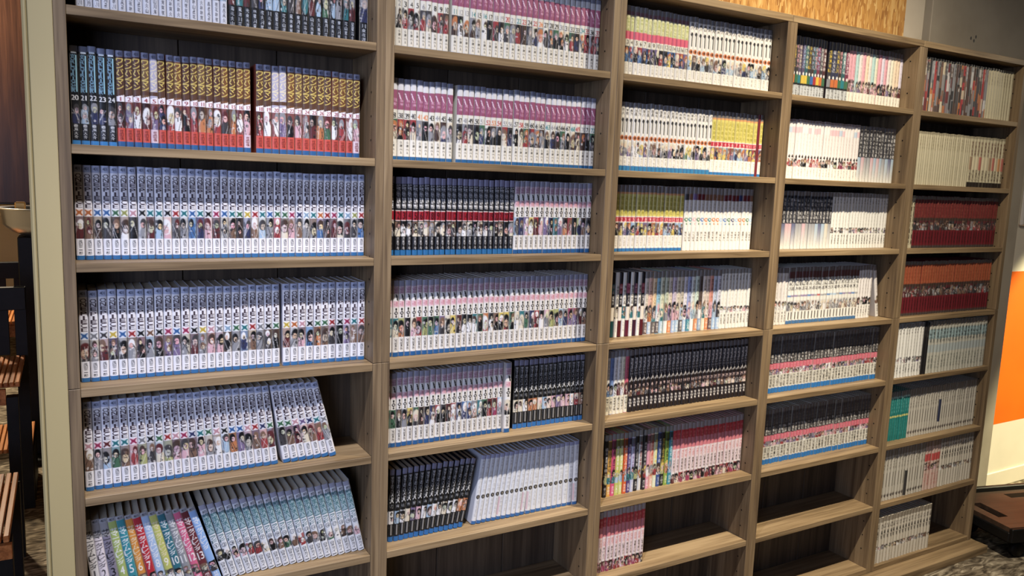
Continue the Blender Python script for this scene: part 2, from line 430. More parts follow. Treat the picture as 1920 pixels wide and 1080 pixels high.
P = PAL
EM = {3: 'oobbeYpkttkrtbtkmbteyrtbeemBltormtlYr', 4: 'bgKybrknkmbmkypgletrgkeyopkeerkmtr', 5: 'pmRttmgkerpmBtepkbbprBeeepvBtg'}
AR = {3: 'RnNKkwkgRlpKgbBpRgnNBnlgrcpnggbNRcKKb', 4: 'KgRkKgkgkvvgRgppkgBngKkRgpbonKkvnn', 5: 'nglenrYKcYppnpgwlovgnrRKnRcnrg'}
ORA = 'RvwRvBrwkroorKowprwwvkpgRoewrwp'
DIA = {4: 'tYkcreeevcyRKkteoKnyyegtgBrKpYYlgmmNk', 3: 'lBvyrNvBtBNrkYNK', 5: 'eKgyeNnBrKRrBblgteRrlw'}
DBD = {4: 'cokprYebKkykwwwkrwkkrkwceKRwgYnlBvvRn', 3: 'KBpwRpvktvopkBnB', 5: 'ekgkKNBwkkkwwBBngkrmgk'}
BWA = {5: 'ccwooclspvppwrn', 6: 'wlwcvpwlwwcwwoo'}
RAIN = [('w', 'k'), ('w', 'K'), ('g', 'k'), ('Y', 'w'), ('t', 'w'), ('o', 'c'), ('r', 'w'), ('l', 'w'), ('Y', 'c'), ('t', 'w'), ('g', 'w'), ('m', 'w'), ('R', 'w'), ('l', 'w')]
RAIN_RGB = [(214, 210, 208), (220, 208, 212), (128, 122, 140), (160, 178, 92), (48, 140, 152), (222, 140, 52), (196, 40, 52), (160, 186, 220), (190, 192, 92), (44, 110, 126),
            (140, 142, 146), (222, 96, 132), (112, 42, 48), (136, 176, 228)]
TEALA = 'kkpprrcknenrKgkewNKp'
MUTED = 'KgknNRBvepw'


def paint(style, i, n, row, nx, ny, rg):
    """i: which of its row's series; returns the canvas (sRGB 0..255), cover colour and a words dictionary"""
    C = lambda bg: Canvas(nx, ny, bg)
    pk = lambda s: P[rg.choice(s)]
    wd = {}
    band = (150, 156, 178)
    if style == 'pirate':
        c = C((226, 223, 226)); em, ar = EM[row][i], AR[row][i]
        c.rect(0, 0.072, (166, 174, 200)); c.text('401'[:3], 0.016, 0.058, (70, 76, 100), 0.3, 0.7) if False else None
        for k, ch in enumerate('401'): c.glyph(ch, 0.02, 0.052, 0.2 + 0.21 * k, 0.39 + 0.21 * k, (62, 68, 92))
        c.text('ONE', 0.092, 0.222, (44, 26, 36), 0.2, 0.86, 0.06); c.text('PIECE', 0.232, 0.452, (44, 26, 36), 0.2, 0.86, 0.06)
        ec = P[em]
        c.rect(0.462, 0.535, tuple(0.2 * x + 0.8 * 232 for x in ec), 0.08, 0.95)
        vv = (c.v - 0.4985) / 0.034; uu = (c.u - 0.5) / 0.42
        c.mask(((np.abs(np.abs(vv) - np.abs(uu)) < 0.32) | (vv * vv + uu * uu < 0.28)) * ((np.abs(vv) < 1) & (np.abs(uu) < 1)) * 0.95, tuple(0.8 * x for x in ec))
        bgc = pk('ggwwlpcKnv')
        c.figure(0.54, 0.775, tuple(0.6 * a + 0.4 * b for a, b in zip(bgc, P[ar])), pk('kkkKNnwR'), P[ar], rg)
        c.rect(0.775, 0.96, (230, 228, 230)); c.text('尾田栄', 0.79, 0.875, (96, 96, 100), 0.32, 0.74, 0.0); c.rect(0.89, 0.9, (120, 120, 124), 0.3, 0.72)
        c.glyph('郎', 0.912, 0.945, 0.32, 0.74, (80, 80, 84))
        c.rect(0.957, 2, BLUE)
        wd = dict(a='white', em=NAME[em], fig=NAME[ar]); cover = (214, 212, 218)
    elif style == 'whitegrey':
        c = C((206, 208, 216)); c.marks(0.1, 0.5, 5, (40, 40, 44), rg); c.figure(0.5, 0.72, None, pk('gKk'), pk('gKl'), rg)
        c.rect(0.72, 1, (206, 208, 216)); c.marks(0.74, 0.95, 4, (70, 70, 78), rg, 0.32, 0.72); cover = (190, 192, 200); wd = dict(a='pale grey', fig='grey lettering')
    elif style == 'blackart':
        c = C((20, 22, 28)); c.marks(0.08, 0.42, 4, (210, 214, 220), rg); q = rg.choice('KgtwBenlR'); c.figure(0.42, 0.74, (26, 28, 34), pk('kKgw'), P[q], rg)
        c.rect(0.74, 1, (18, 20, 26)); c.marks(0.76, 0.97, 4, (204, 210, 220), rg, 0.28, 0.74); cover = (18, 18, 22); wd = dict(a='black', fig=NAME[q] + ' picture')
    elif style == 'bluetitle':
        c = C((20, 22, 28)); c.rect(0, 0.055, (120, 126, 150)); c.rect(0.055, 0.075, (200, 214, 226), 0.2, 0.8)
        c.text('WORLDTRIGGER', 0.085, 0.47, (120, 168, 196), 0.14, 0.62, 0.05); c.rect(0.09, 0.46, (150, 206, 224), 0.66, 0.82)
        c.num(20 + i, 0.495, 0.545, (240, 240, 240)); c.figure(0.57, 0.78, (26, 28, 34), pk('kKg'), pk('wglBn'), rg)
        c.rect(0.78, 0.95, (20, 22, 28)); c.text('葦原大介', 0.79, 0.94, (220, 222, 226), 0.26, 0.74); c.rect(0.955, 2, (50, 128, 196)); cover = (20, 20, 24)
        wd = dict(a='black', num=20 + i)
    elif style == 'orange':
        ar = ORA[i]; alt = i in (4, 19, 20)
        up = (178, 172, 190) if alt else rg.choice([(96, 62, 40), (122, 76, 42), (88, 54, 44), (116, 84, 56)])
        c = C(up); c.rect(0, 0.065, (134, 136, 160))
        for k, ch in enumerate('401'): c.glyph(ch, 0.018, 0.05, 0.2 + 0.21 * k, 0.39 + 0.21 * k, (62, 64, 84))
        c.text('ワンパンマン', 0.08, 0.40, (236, 220, 170) if alt else (232, 206, 96), 0.06, 0.94, 0.02)
        c.rect(0.40, 0.445, (92, 60, 44))
        sl = 0.455 + 0.02 * (1 - c.u); c.mask(((c.v > sl) & (c.v < 0.525)) * 1.0, (240, 232, 234)); c.num(i + 1, 0.478, 0.52, (150, 40, 50), 0.3, 0.95)
        c.figure(0.525, 0.80, tuple(0.55 * x for x in P[ar]) if ar in 'rRo' else (150, 66, 62), pk('kKNgwR'), P[ar], rg)
        c.rect(0.80, 0.945, (206, 76, 62) if i not in (4, 16, 30) else (210, 186, 196)); c.text('村田雄', 0.82, 0.93, (110, 36, 34), 0.3, 0.72, 0.1)
        c.rect(0.945, 2, (40, 92, 150)); cover = (170, 90, 70); wd = dict(a='orange and red', fig=NAME[ar] + ' picture')
    elif style == 'rainbow':
        bg = RAIN_RGB[i]; tx = P[RAIN[i][1]]; c = C(bg); c.rect(0, 0.05, (160, 160, 166))
        for k, ch in enumerate('401'): c.glyph(ch, 0.012, 0.04, 0.2 + 0.21 * k, 0.39 + 0.21 * k, (70, 70, 76))
        if i in (0, 1, 2): c.rect(0.05, 0.22, (150, 148, 150))
        c.text('サマータイムレンダ', 0.13, 0.58, tx, 0.12, 0.9, 0.04)
        if i < 13: c.num(i + 1, 0.60, 0.70, tx if i not in (5, 8) else (240, 232, 214), 0.02, 0.98)
        c.figure(0.74, 0.88, None, pk('kKn'), pk('wgK'), rg); c.marks(0.89, 0.99, 3, tx, rg)
        cover = tuple(0.8 * x for x in bg)
        wd = dict(a=['white', 'pinkish white', 'violet grey', 'olive green', 'teal', 'orange', 'red', 'pale blue', 'yellow green', 'dark teal', 'grey', 'pink', 'dark red', 'sky blue'][i], num=i + 1 if i < 13 else None)
    elif style == 'teal':
        c = C((216, 220, 226)); c.rect(0, 0.06, (158, 160, 180)); ar = TEALA[i]
        c.glyph('約', 0.075, 0.115, 0.25, 0.8, (54, 60, 74)); 
        c.rect(0.12, 0.40, (150, 176, 186)); c.text('約束のネバー', 0.12, 0.42, (36, 92, 100), 0.06, 0.94, 0.0)
        c.text('ランド', 0.42, 0.52, (46, 92, 98), 0.1, 0.9, 0.0)
        c.ell(0.5, 0.56, 0.36, 0.03, (110, 120, 130)); c.ell(0.5, 0.56, 0.28, 0.023, (224, 226, 230)); c.num(i + 1, 0.545, 0.577, (60, 66, 80), 0.26, 0.74)
        c.figure(0.60, 0.765, None, pk('kkNnKw'), P[ar], rg); c.rect(0.765, 1, (222, 224, 228))
        c.text('白井カイ', 0.79, 0.955, (48, 50, 58), 0.28, 0.78); c.rect(0.965, 0.985, (120, 124, 130), 0.2, 0.8); cover = (196, 200, 206); wd = dict(a='white', num=i + 1, fig=NAME[ar])
    elif style == 'pinkband':
        c = C((222, 218, 204)); c.rect(0, 0.062, (120, 122, 140)); c.rect(0.062, 0.14, (216, 214, 214))
        c.rect(0.14, 0.385, (156, 80, 110)); c.mask((np.abs(c.u - 0.2 - 1.4 * (c.v - 0.2) / 0.3) < 0.09) * ((c.v > .17) & (c.v < .26)), (226, 196, 210))
        c.marks(0.25, 0.34, 2, (214, 166, 192), rg, 0.3, 0.95)
        c.num(i + 2, 0.42, 0.485, pk('kkkKrogt'), 0.1, 0.9)
        bgc = rg.choice([None, None, P['K'], P['N'], P['c'], P['r'], P['e'], P['g']])
        c.figure(0.50, 0.745, bgc, pk('kkkNnoKg'), pk('kkKwgNcrB'), rg); c.rect(0.745, 0.955, (224, 219, 204)); c.text('久保帯人', 0.765, 0.93, (60, 58, 54), 0.36, 0.74, 0.15)
        c.rect(0.955, 2, (34, 96, 150)); cover = (200, 196, 184)
    elif style == 'blackred':
        c = C((20, 19, 22)); c.rect(0, 0.085, (126, 124, 152)); c.text('呪術', 0.10, 0.265, (190, 188, 190), 0.12, 0.92, 0.06); c.text('廻戦', 0.27, 0.40, (236, 232, 228), 0.15, 0.9, 0.06)
        c.rect(0.42, 0.56, (216, 196, 190), 0.06, 0.97); c.rect(0.435, 0.545, (164, 22, 36), 0.1, 0.93); c.num(i + 2, 0.445, 0.535, (40, 14, 20), 0.12, 0.9)
        c.figure(0.57, 0.755, pk('kkKnc'), pk('kkNy' if i < 4 else 'kkNKg'), pk('kKwcg'), rg); c.rect(0.755, 0.935, (20, 19, 22)); c.text('芥見下々', 0.77, 0.93, (226, 224, 222), 0.3, 0.72, 0.12)
        c.rect(0.935, 2, (28, 100, 158)); cover = (22, 20, 24)
    elif style == 'diamond':
        c = C((224, 218, 208)); bgk, bdk = DIA[row][i % len(DIA[row])], DBD[row][i % len(DBD[row])]
        c.rect(0, 0.075, (136, 136, 154)); c.glyph('銀', 0.085, 0.17, 0.1, 0.9, (150, 100, 122)); c.rect(0.07, 0.175, (170, 130, 150), al=0.45)
        c.rect(0.18, 0.265, (226, 222, 216)); c.mask((np.abs(c.u - 0.62 - (c.v - .22) * 3) < 0.13) * ((c.v > .185) & (c.v < .265)), (40, 36, 38))
        c.rect(0.265, 0.345, (222, 186, 190)); c.glyph('魂', 0.275, 0.335, 0.15, 0.85, (196, 116, 132))
        for cv, rv, ru in ((0.375, 0.015, 0.16), (0.475, 0.013, 0.15)): c.ell(0.5, cv, ru, rv, (26, 22, 24))
        dd = np.abs(c.u - 0.5) / 0.40 + np.abs(c.v - 0.427) / 0.036; c.mask((dd < 1.0) * 1.0, (30, 24, 26)); c.mask((dd < 0.5) * 1.0, (206, 200, 194))
        c.figure(0.50, 0.745, P[bgk], pk('kkkNwcn'), P[bdk], rg); c.rect(0.745, 0.945, (226, 221, 212)); c.text('空知英秋', 0.76, 0.925, (52, 48, 46), 0.3, 0.72, 0.14)
        c.rect(0.945, 2, (26, 86, 146)); cover = (204, 198, 190); wd = dict(a='white', em=NAME[bgk], fig=NAME[bdk])
    elif style == 'blackwhite':
        a = BWA[row][i]; c = C((18, 19, 22)); c.rect(0, 0.075, (116, 116, 140)); c.text('黒子のバス', 0.10, 0.38, (190, 190, 192), 0.22, 0.8, 0.1); c.glyph('犬', 0.385, 0.465, 0.08, 0.94, (238, 238, 236))
        c.marks(0.49, 0.54, 1, (170, 172, 176), rg); c.figure(0.58, 0.755, P[a], pk('kkNcs'), P[a], rg); c.rect(0.755, 0.94, (18, 19, 22)); c.rect(0.77, 0.915, (150, 148, 146), 0.36, 0.64, 0.85)
        c.rect(0.935, 2, (36, 104, 172)); cover = (18, 18, 22); wd = dict(a='black', fig=NAME[a])
    elif style == 'whitedot':
        c = C((214, 216, 220)); c.rect(0, 0.06, (150, 154, 186)); c.marks(0.07, 0.20, 3, (120, 122, 140), rg, 0.4, 0.7, 0.7); c.marks(0.24, 0.56, 5, (150, 152, 160), rg, 0.2, 0.85, 0.55)
        c.ell(0.5, 0.605, 0.36, 0.03, (40, 38, 40)); c.ell(0.5, 0.605, 0.14, 0.012, (160, 150, 130)); c.marks(0.66, 0.9, 4, (150, 154, 162), rg, 0.3, 0.75, 0.6)
        if rg.random() < 0.3: c.rect(0.66, 0.93, (206, 150, 156), 0.0, 0.3, 0.6)
        c.rect(0.95, 2, (44, 100, 164)); cover = (196, 198, 206); wd = dict(a='white')
    elif style == 'limepink':
        c = C((226, 222, 204)); c.rect(0, 0.07, (120, 118, 118)); c.rect(0.07, 0.16, (130, 90, 96)); c.rect(0.13, 0.36, (214, 212, 162)); c.marks(0.16, 0.36, 4, (150, 160, 70), rg, 0.2, 0.8)
        c.rect(0.36, 0.46, (222, 92, 116)); c.num(i + 3, 0.48, 0.54, (70, 60, 60)); c.figure(0.56, 0.785, pk('rkbKvlc'), pk('kNroc'), pk('rkbKoyg'), rg)
        c.rect(0.785, 1, (228, 224, 212)); c.marks(0.8, 0.93, 4, (120, 116, 112), rg, 0.3, 0.7, 0.6); cover = (206, 202, 190)
    elif style in ('silhouette', 'silhouette2'):
        c = C((230, 226, 216)); c.rect(0, 0.08, (120, 118, 120)); c.marks(0.09, 0.19, 2, (40, 40, 44), rg); c.ell(0.5, 0.26, 0.26, 0.03, (30, 30, 34)); c.rect(0.26, 0.44, (60, 62, 70), 0.42, 0.66)
        c.ell(0.5, 0.515, 0.42, 0.034, (210, 112, 56)); c.ell(0.56, 0.515, 0.2, 0.018, (70, 40, 34))
        c.figure(0.56, 0.79, None, pk('ccynk'), pk('kkKBgl' if style == 'silhouette' else 'kkevgwl'), rg); c.rect(0.79, 0.94, (232, 228, 216)); c.marks(0.8, 0.93, 4, (116, 112, 108), rg, 0.32, 0.68, 0.6)
        if style == 'silhouette2': c.rect(0.93, 2, (44, 124, 178))
        cover = (210, 206, 196)
    elif style == 'yellowred':
        c = C((230, 224, 214)); c.rect(0, 0.10, (112, 104, 100)); c.rect(0.10, 0.17, (214, 150, 90)); c.rect(0.13, 0.46, (212, 198, 98)); c.marks(0.17, 0.45, 4, (150, 140, 40), rg, 0.15, 0.85)
        c.rect(0.475, 0.555, (206, 44, 58)); c.num(i + 1, 0.49, 0.545, (238, 200, 196)); c.figure(0.565, 0.76, pk('rowgKlv'), pk('kNnoy'), pk('rokyBvl'), rg)
        c.rect(0.76, 0.945, (232, 227, 216)); c.marks(0.78, 0.93, 4, (130, 120, 110), rg, 0.3, 0.7, 0.6); c.rect(0.945, 2, (40, 116, 182)); cover = (212, 206, 190)
    elif style == 'darkred':
        c = C((122, 34, 40)); cover = (110, 30, 36)
    elif style == 'whitering':
        c = C((230, 226, 216)); c.rect(0, 0.1, (130, 124, 120)); c.rect(0.11, 0.2, pk('RBKnv')); c.marks(0.2, 0.44, 5, (150, 146, 142), rg, 0.3, 0.7, 0.6)
        q = pk('mbBrtpoel'); c.ell(0.5, 0.51, 0.4, 0.032, q); c.ell(0.5, 0.51, 0.2, 0.016, (230, 226, 216)); c.ell(0.6, 0.58, 0.2, 0.016, q, al=.8)
        c.marks(0.70, 0.86, 4, (64, 60, 58), rg, 0.26, 0.78); cover = (212, 208, 198)
    elif style == 'alternate':
        if i % 2 == 0:
            q = [(22, 96, 100), 0, (128, 30, 34), 0, (140, 30, 62), 0, (90, 30, 60), 0, (132, 34, 48)][i]
            c = C((36, 30, 32)); c.rect(0.17, 0.32, q); c.marks(0.18, 0.34, 2, (230, 170, 170), rg); c.marks(0.36, 0.5, 3, (238, 236, 232), rg); c.rect(0.54, 0.74, (226, 214, 196)); c.rect(0.74, 1, tuple(.7 * x for x in q)); cover = (60, 30, 36)
        else:
            c = C((230, 226, 214)); c.marks(0.2, 0.5, 5, (50, 44, 44), rg, 0.2, 0.8); c.figure(0.52, 0.72, pk('wcyt'), pk('knN'), pk('cytp'), rg); c.rect(0.72, 1, (230, 226, 216)); c.marks(0.76, 0.92, 4, (140, 136, 130), rg, .3, .7, .6); cover = (206, 202, 190)
    elif style == 'pastel':
        q = [(226, 214, 196), (236, 190, 170), (240, 208, 160), (150, 200, 222), (222, 224, 190), (196, 204, 176), (230, 214, 190), (206, 190, 206), (224, 212, 190), (200, 190, 170), (226, 222, 228), (160, 170, 214),
             (226, 230, 222), (206, 222, 206), (96, 80, 72), (230, 216, 200), (220, 200, 186), (226, 150, 130), (196, 210, 228), (214, 214, 226)][i % 20]
        c = C(q); c.rect(0, 0.1, (126, 120, 116)); c.marks(0.16, 0.55, 6, tuple(0.5 * x for x in q), rg, 0.2, 0.8, 0.8); c.figure(0.5, 0.8, None, pk('nkKcp'), pk('ltwgopvK'), rg)
        c.rect(0.8, 1, pk('llowtcKN'), al=0.8); c.marks(0.82, 0.97, 3, (236, 234, 230), rg); cover = tuple(0.9 * x for x in q)
    elif style == 'whiteplain':
        c = C((228, 226, 216)); c.rect(0, 0.08, (140, 136, 130)); c.marks(0.1, 0.2, 2, (90, 84, 84), rg, .3, .7, .8); c.marks(0.22, 0.6, 6, (176, 174, 168), rg, 0.3, 0.7, 0.6); c.figure(0.62, 0.73, None, pk('kKgn'), pk('pgKwwv'), rg)
        c.rect(0.73, 1, (228, 226, 216)); c.marks(0.76, 0.93, 4, (74, 72, 68), rg, 0.3, 0.75, 0.9); cover = (210, 208, 198)
    elif style == 'mixed':
        q = [(230, 226, 220), (110, 140, 200), (228, 226, 224), (230, 228, 222), (228, 220, 190), (206, 90, 110)][i % 6]
        c = C(q); c.rect(0, 0.1, (126, 124, 126)); c.marks(0.14, 0.5, 5, tuple(0.7 * x for x in q), rg); c.figure(0.5, 0.72, None, pk('kNn'), pk('wblR'), rg); c.rect(0.72, 1, (230, 222, 196)); c.marks(0.74, 0.95, 5, (30, 28, 30), rg); cover = tuple(0.9 * x for x in q)
    elif style == 'titan':
        c = C((34, 26, 27)); c.rect(0, 0.085, (104, 98, 98)); c.text('進撃の巨', 0.13, 0.42, (232, 228, 224), 0.16, 0.86, 0.05); c.glyph('人', 0.42, 0.51, 0.05, 0.97, (236, 232, 228))
        c.num(i + 1, 0.56, 0.61, (214, 184, 180)); c.figure(0.62, 0.75, (50, 36, 38), pk('knN'), pk('KRnpsg'), rg); c.rect(0.75, 1, (34, 26, 27)); c.text('諫山創', 0.78, 0.92, (232, 228, 222), 0.25, 0.8); cover = (34, 28, 30)
    elif style == 'vivid':
        V = [((32, 28, 30), 'w'), ((224, 160, 64), 'k'), ((222, 80, 120), 'k'), ((190, 196, 90), 'w'), ((206, 206, 110), 'w'), ((226, 92, 40), 'w'), ((84, 60, 120), 'w'), ((186, 190, 216), 'v'), ((36, 34, 38), 'w'),
             ((206, 206, 206), 'R'), ((40, 36, 38), 'w'), ((224, 150, 166), 'p'), ((230, 176, 150), 'r'), ((216, 222, 180), 'y'), ((60, 84, 150), 'w'), ((40, 42, 38), 'y'), ((140, 170, 60), 'k'), ((50, 140, 160), 'w')]
        q, t_ = V[i % 18]; c = C(q); c.rect(0, 0.09, (130, 128, 124)); c.rect(0.10, 0.24, tuple(.45 * x for x in q)); c.marks(0.2, 0.6, 6, P[t_], rg); c.figure(0.58, 0.8, None, pk('kNyg'), pk('oyYltrw'), rg); c.marks(0.84, 0.97, 3, (232, 230, 226), rg); cover = tuple(0.85 * x for x in q)
    elif style == 'redpink':
        c = C((226, 214, 212)); c.rect(0, 0.10, (150, 138, 138)); c.rect(0.10, 0.42, (190, 44, 50)); c.marks(0.14, 0.26, 2, (226, 130, 130), rg); c.rect(0.26, 0.52, (214, 120, 128)); c.rect(0.42, 0.80, (226, 206, 206)); c.marks(0.45, 0.58, 3, (206, 120, 126), rg); c.marks(0.6, 0.8, 4, (44, 36, 38), rg, 0.28, 0.72)
        c.figure(0.82, 1.0, pk('wrRp'), pk('kkN'), pk('rmRpkc'), rg); cover = (200, 150, 150)
    elif style == 'darkjewel':
        q = pk('KvRtKmBN'); c = C(tuple(0.5 * x + 26 for x in q)); c.rect(0, 0.12, (90, 86, 82)); c.marks(0.14, 0.52, 5, pk('wycpl'), rg, 0.1, 0.9); c.ell(0.5, 0.6, 0.3, 0.022, (230, 226, 220)); c.rect(0.62, 0.76, pk('etgmybor'), al=0.9); c.rect(0.76, 0.79, (30, 28, 30)); c.rect(0.80, 0.99, (196, 200, 200)); c.marks(0.80, 0.98, 5, (90, 90, 92), rg); cover = (70, 60, 64)
    elif style == 'palecream':
        q = rg.choice([(228, 208, 204), (230, 222, 196), (220, 190, 196), (232, 206, 176), (170, 204, 200), (214, 206, 222), (226, 160, 172), (226, 216, 208), (230, 190, 180)])
        c = C(q); c.rect(0, 0.09, (110, 102, 98)); c.marks(0.12, 0.55, 6, tuple(0.7 * x for x in q), rg, .25, .75, .6); c.figure(0.58, 0.80, None, pk('kNnK'), pk('KnovpgR'), rg); c.rect(0.80, 1, (232, 226, 208)); c.marks(0.83, 0.96, 4, (176, 166, 150), rg, .3, .7, .6); cover = tuple(.92 * x for x in q)
    elif style == 'whitepink':
        c = C((232, 224, 218)); c.rect(0, 0.05, (150, 130, 130)); c.rect(0.12, 0.22, pk('ppwwpl'), al=0.55); c.marks(0.22, 0.56, 6, (198, 176, 176), rg, .3, .7, .6); c.ell(0.5, 0.62, 0.3, 0.022, (50, 44, 46)); c.figure(0.65, 0.80, None, pk('kknr'), pk('pmorkw'), rg)
        c.rect(0.80, 1, (232, 228, 216)); c.marks(0.82, 0.95, 4, (130, 124, 120), rg, .3, .7, .7); cover = (216, 208, 200)
    elif style == 'greyfade':
        c = C((40, 38, 42)); c.rect(0, 0.07, (120, 114, 110)); c.marks(0.12, 0.56, 6, (232, 230, 226), rg, 0.14, 0.88); tt = np.clip((c.v - 0.56) / 0.4, 0, 1)
        q = np.array(pk('gpclgB'), float)
        for k in range(3): pass
        m_ = (c.v > 0.56) * np.ones_like(c.u); g0 = (q * 0.6 + 70)[None, None, :] * (1 - tt[..., None]) + np.array((218, 216, 206))[None, None, :] * tt[..., None]
        c.a = np.where(m_[..., None] > 0, g0 * np.ones_like(c.u)[..., None], c.a).astype(np.float32); c.marks(0.8, 0.96, 4, (176, 176, 174), rg, .3, .7, .6); cover = (120, 120, 122)
    elif style == 'whitefig':
        c = C((228, 222, 216)); c.rect(0, 0.10, (120, 110, 106)); c.marks(0.14, 0.55, 6, (170, 160, 156), rg, .3, .75, .7); c.figure(0.58, 0.74, None, pk('kkN'), pk('kKnw'), rg); c.rect(0.74, 1, (228, 224, 214)); c.marks(0.77, 0.96, 4, (44, 40, 40), rg, .3, .7); cover = (208, 202, 196)
    elif style == 'whitedark':
        c = C((224, 222, 212)); c.rect(0, 0.08, (116, 106, 102)); c.rect(0.08, 0.2, (104, 60, 56)); c.marks(0.18, 0.42, 3, (54, 50, 52), rg, 0.1, 0.9); c.ell(0.5, 0.47, 0.3, 0.03, (234, 232, 226)); c.rect(0.50, 0.53, pk('ggvrlb'), al=.7); c.figure(0.6, 0.77, (212, 208, 198), pk('Kgnc'), pk('gncKw'), rg)
        c.rect(0.77, 0.94, (224, 222, 212)); c.rect(0.79, 0.93, (74, 70, 70), 0.36, 0.64); c.rect(0.94, 2, (60, 110, 160)); cover = (204, 202, 192)
    elif style == 'pinkmid':
        c = C((224, 220, 206)); c.rect(0, 0.08, (112, 104, 98)); c.rect(0.08, 0.30, (74, 68, 66)); c.marks(0.13, 0.3, 3, (150, 144, 138), rg, .2, .8, .7); c.rect(0.30, 0.47, (40, 36, 36)); c.marks(0.31, 0.47, 3, (236, 232, 226), rg, 0.1, 0.9); c.rect(0.475, 0.57, (214, 100, 116)); c.marks(.48, .57, 2, (228, 160, 166), rg)
        c.figure(0.575, 0.68, pk('ppwgr'), pk('kKnv'), pk('pgrvw'), rg); c.rect(0.68, 0.9, (216, 212, 196)); c.marks(0.69, 0.9, 4, (52, 48, 46), rg, .15, .85); c.rect(0.905, 2, (36, 116, 190)); cover = (196, 192, 178)
    elif style == 'magazine':
        dull = lambda k: tuple(0.72 * x + 0.28 * 96 for x in pk(k))
        c = C(dull('oRrkKNwngc'))
        for _ in range(5):
            a = rg.uniform(0, .9); u_ = rg.uniform(-.2, .6); c.rect(a, a + rg.uniform(.1, .4), dull('orRkKwcgnNk'), u_, u_ + rg.uniform(.4, 1.2), 0.9)
        c.rect(0, 0.05, (130, 122, 104)); c.marks(0.06, 0.3, 3, dull('wkcn'), rg); cover = tuple(.6 * x for x in dull('KNkR'))
    elif style in ('creamplain', 'creamred', 'creamblack'):
        c = C((196, 186, 152)); c.rect(0, 0.05, (150, 140, 112)); c.marks(0.09, 0.34, 4, (140, 126, 96), rg, .25, .75, .75); c.rect(0.45, 0.46, (150, 138, 104))
        if style == 'creamred': c.marks(0.1, 0.4, 4, (110, 70, 54), rg); c.rect(0.4, 0.66, pk('onccr'), 0.1, 0.9, 0.55); c.marks(0.66, 0.88, 4, (84, 66, 50), rg); c.rect(0.90, 2, (44, 36, 30))
        elif style == 'creamblack': c.marks(0.1, 0.95, 8, (60, 46, 36), rg)
        else: c.marks(0.6, 0.9, 4, (170, 158, 126), rg, .3, .7, .5)
        cover = (176, 166, 134)
    elif style in ('crimson', 'ember'):
        c = C((116, 40, 38) if style == 'crimson' else (158, 72, 42)); c.rect(0, 0.07, (120, 108, 96)); c.marks(0.1, 0.42, 5, (160, 84, 70) if style == 'crimson' else (196, 120, 80), rg, .2, .8, .7); c.rect(0.42, 0.48, (70, 52, 44))
        c.figure(0.48, 0.66, pk('RNKnR'), pk('kKNNg'), pk('gRnKrN'), rg, (168, 128, 108)); c.rect(0.66, 0.96, (112, 26, 34)); c.marks(0.70, 0.92, 3, (60, 22, 26), rg, .25, .75); c.rect(0.96, 2, (70, 60, 56)); cover = (96, 36, 36)
    elif style == 'blackplain':
        c = C((34, 32, 32)); c.marks(0.1, 0.3, 2, (90, 80, 70), rg); cover = (30, 28, 28)
    elif style == 'paleteal':
        c = C((190, 188, 172)); c.rect(0, 0.1, (130, 122, 110)); c.rect(0.15, 0.35, (150, 176, 178)); c.marks(0.14, 0.42, 4, (56, 64, 66), rg, .15, .85); c.rect(0.45, 0.6, (168, 178, 176)); c.marks(0.66, 0.92, 5, (104, 110, 100), rg, .2, .8, .8); cover = (170, 168, 154)
    elif style == 'aqua':
        c = C((26, 124, 118)); c.rect(0, 0.10, (120, 120, 112)); c.rect(0.10, 0.14, (150, 196, 186)); c.marks(0.16, 0.45, 4, (110, 190, 182), rg); c.rect(0.50, 0.53, (196, 196, 110)); c.marks(0.56, 0.9, 5, (70, 160, 150), rg); cover = (30, 116, 110)
    elif style == 'whitebar':
        c = C((192, 186, 170)); c.rect(0, 0.13, (138, 128, 114)); c.marks(0.16, 0.4, 4, (110, 104, 94), rg, .25, .75, .8); c.rect(0.45, 0.74, (86, 80, 74), 0.34, 0.66); c.ell(0.5, 0.9, 0.34, 0.03, (84, 76, 72))
        if row == 6 and i == 12: c.rect(0.3, 0.78, (52, 58, 84))
        if row == 7 and i == 7: c.rect(0.5, 1, (58, 56, 56))
        cover = (172, 166, 152)
    elif style == 'blush':
        c = C((206, 176, 162)); c.rect(0, 0.12, (150, 126, 106)); c.rect(0.26, 0.42, (200, 78, 76)); c.figure(0.44, 0.60, None, pk('kNn'), pk('npr'), rg); c.marks(0.66, 0.92, 4, (196, 120, 110), rg); cover = (186, 156, 142)
    else:  # whiteline
        c = C((204, 196, 178)); c.rect(0, 0.10, (136, 126, 110)); c.marks(0.14, 0.24, 2, (84, 76, 68), rg, .15, .85); c.text('風花', 0.28, 0.44, (48, 44, 42), .2, .8); c.figure(0.56, 0.66, None, pk('kNKn'), pk('wgcn'), rg); c.rect(0.66, 1, (204, 196, 178)); c.marks(0.7, 0.93, 4, (172, 164, 148), rg, .3, .7, .6); cover = (184, 176, 160)
    grey = (c.a * np.array((0.3, 0.55, 0.15), np.float32)).sum(-1, keepdims=True)
    return c.a * 0.84 + grey * 0.16, cover, wd


# ------------------------------------------------------------------ book meshes
BOOK_MAT, _N, _L, _b = new_mat('printed_cover', 0.42, 0.0, 0.4)
_at = _N.new('ShaderNodeAttribute'); _at.attribute_name = 'print'
_nz = _N.new('ShaderNodeTexNoise'); _nz.inputs['Scale'].default_value = 900.0
_bp = _N.new('ShaderNodeBump'); _bp.inputs['Strength'].default_value = 0.03; _bp.inputs['Distance'].default_value = 0.0005
_L.new(_at.outputs['Color'], _b.inputs['Base Color']); _L.new(_nz.outputs[0], _bp.inputs['Height']); _L.new(_bp.outputs[0], _b.inputs['Normal'])
GRID = {}


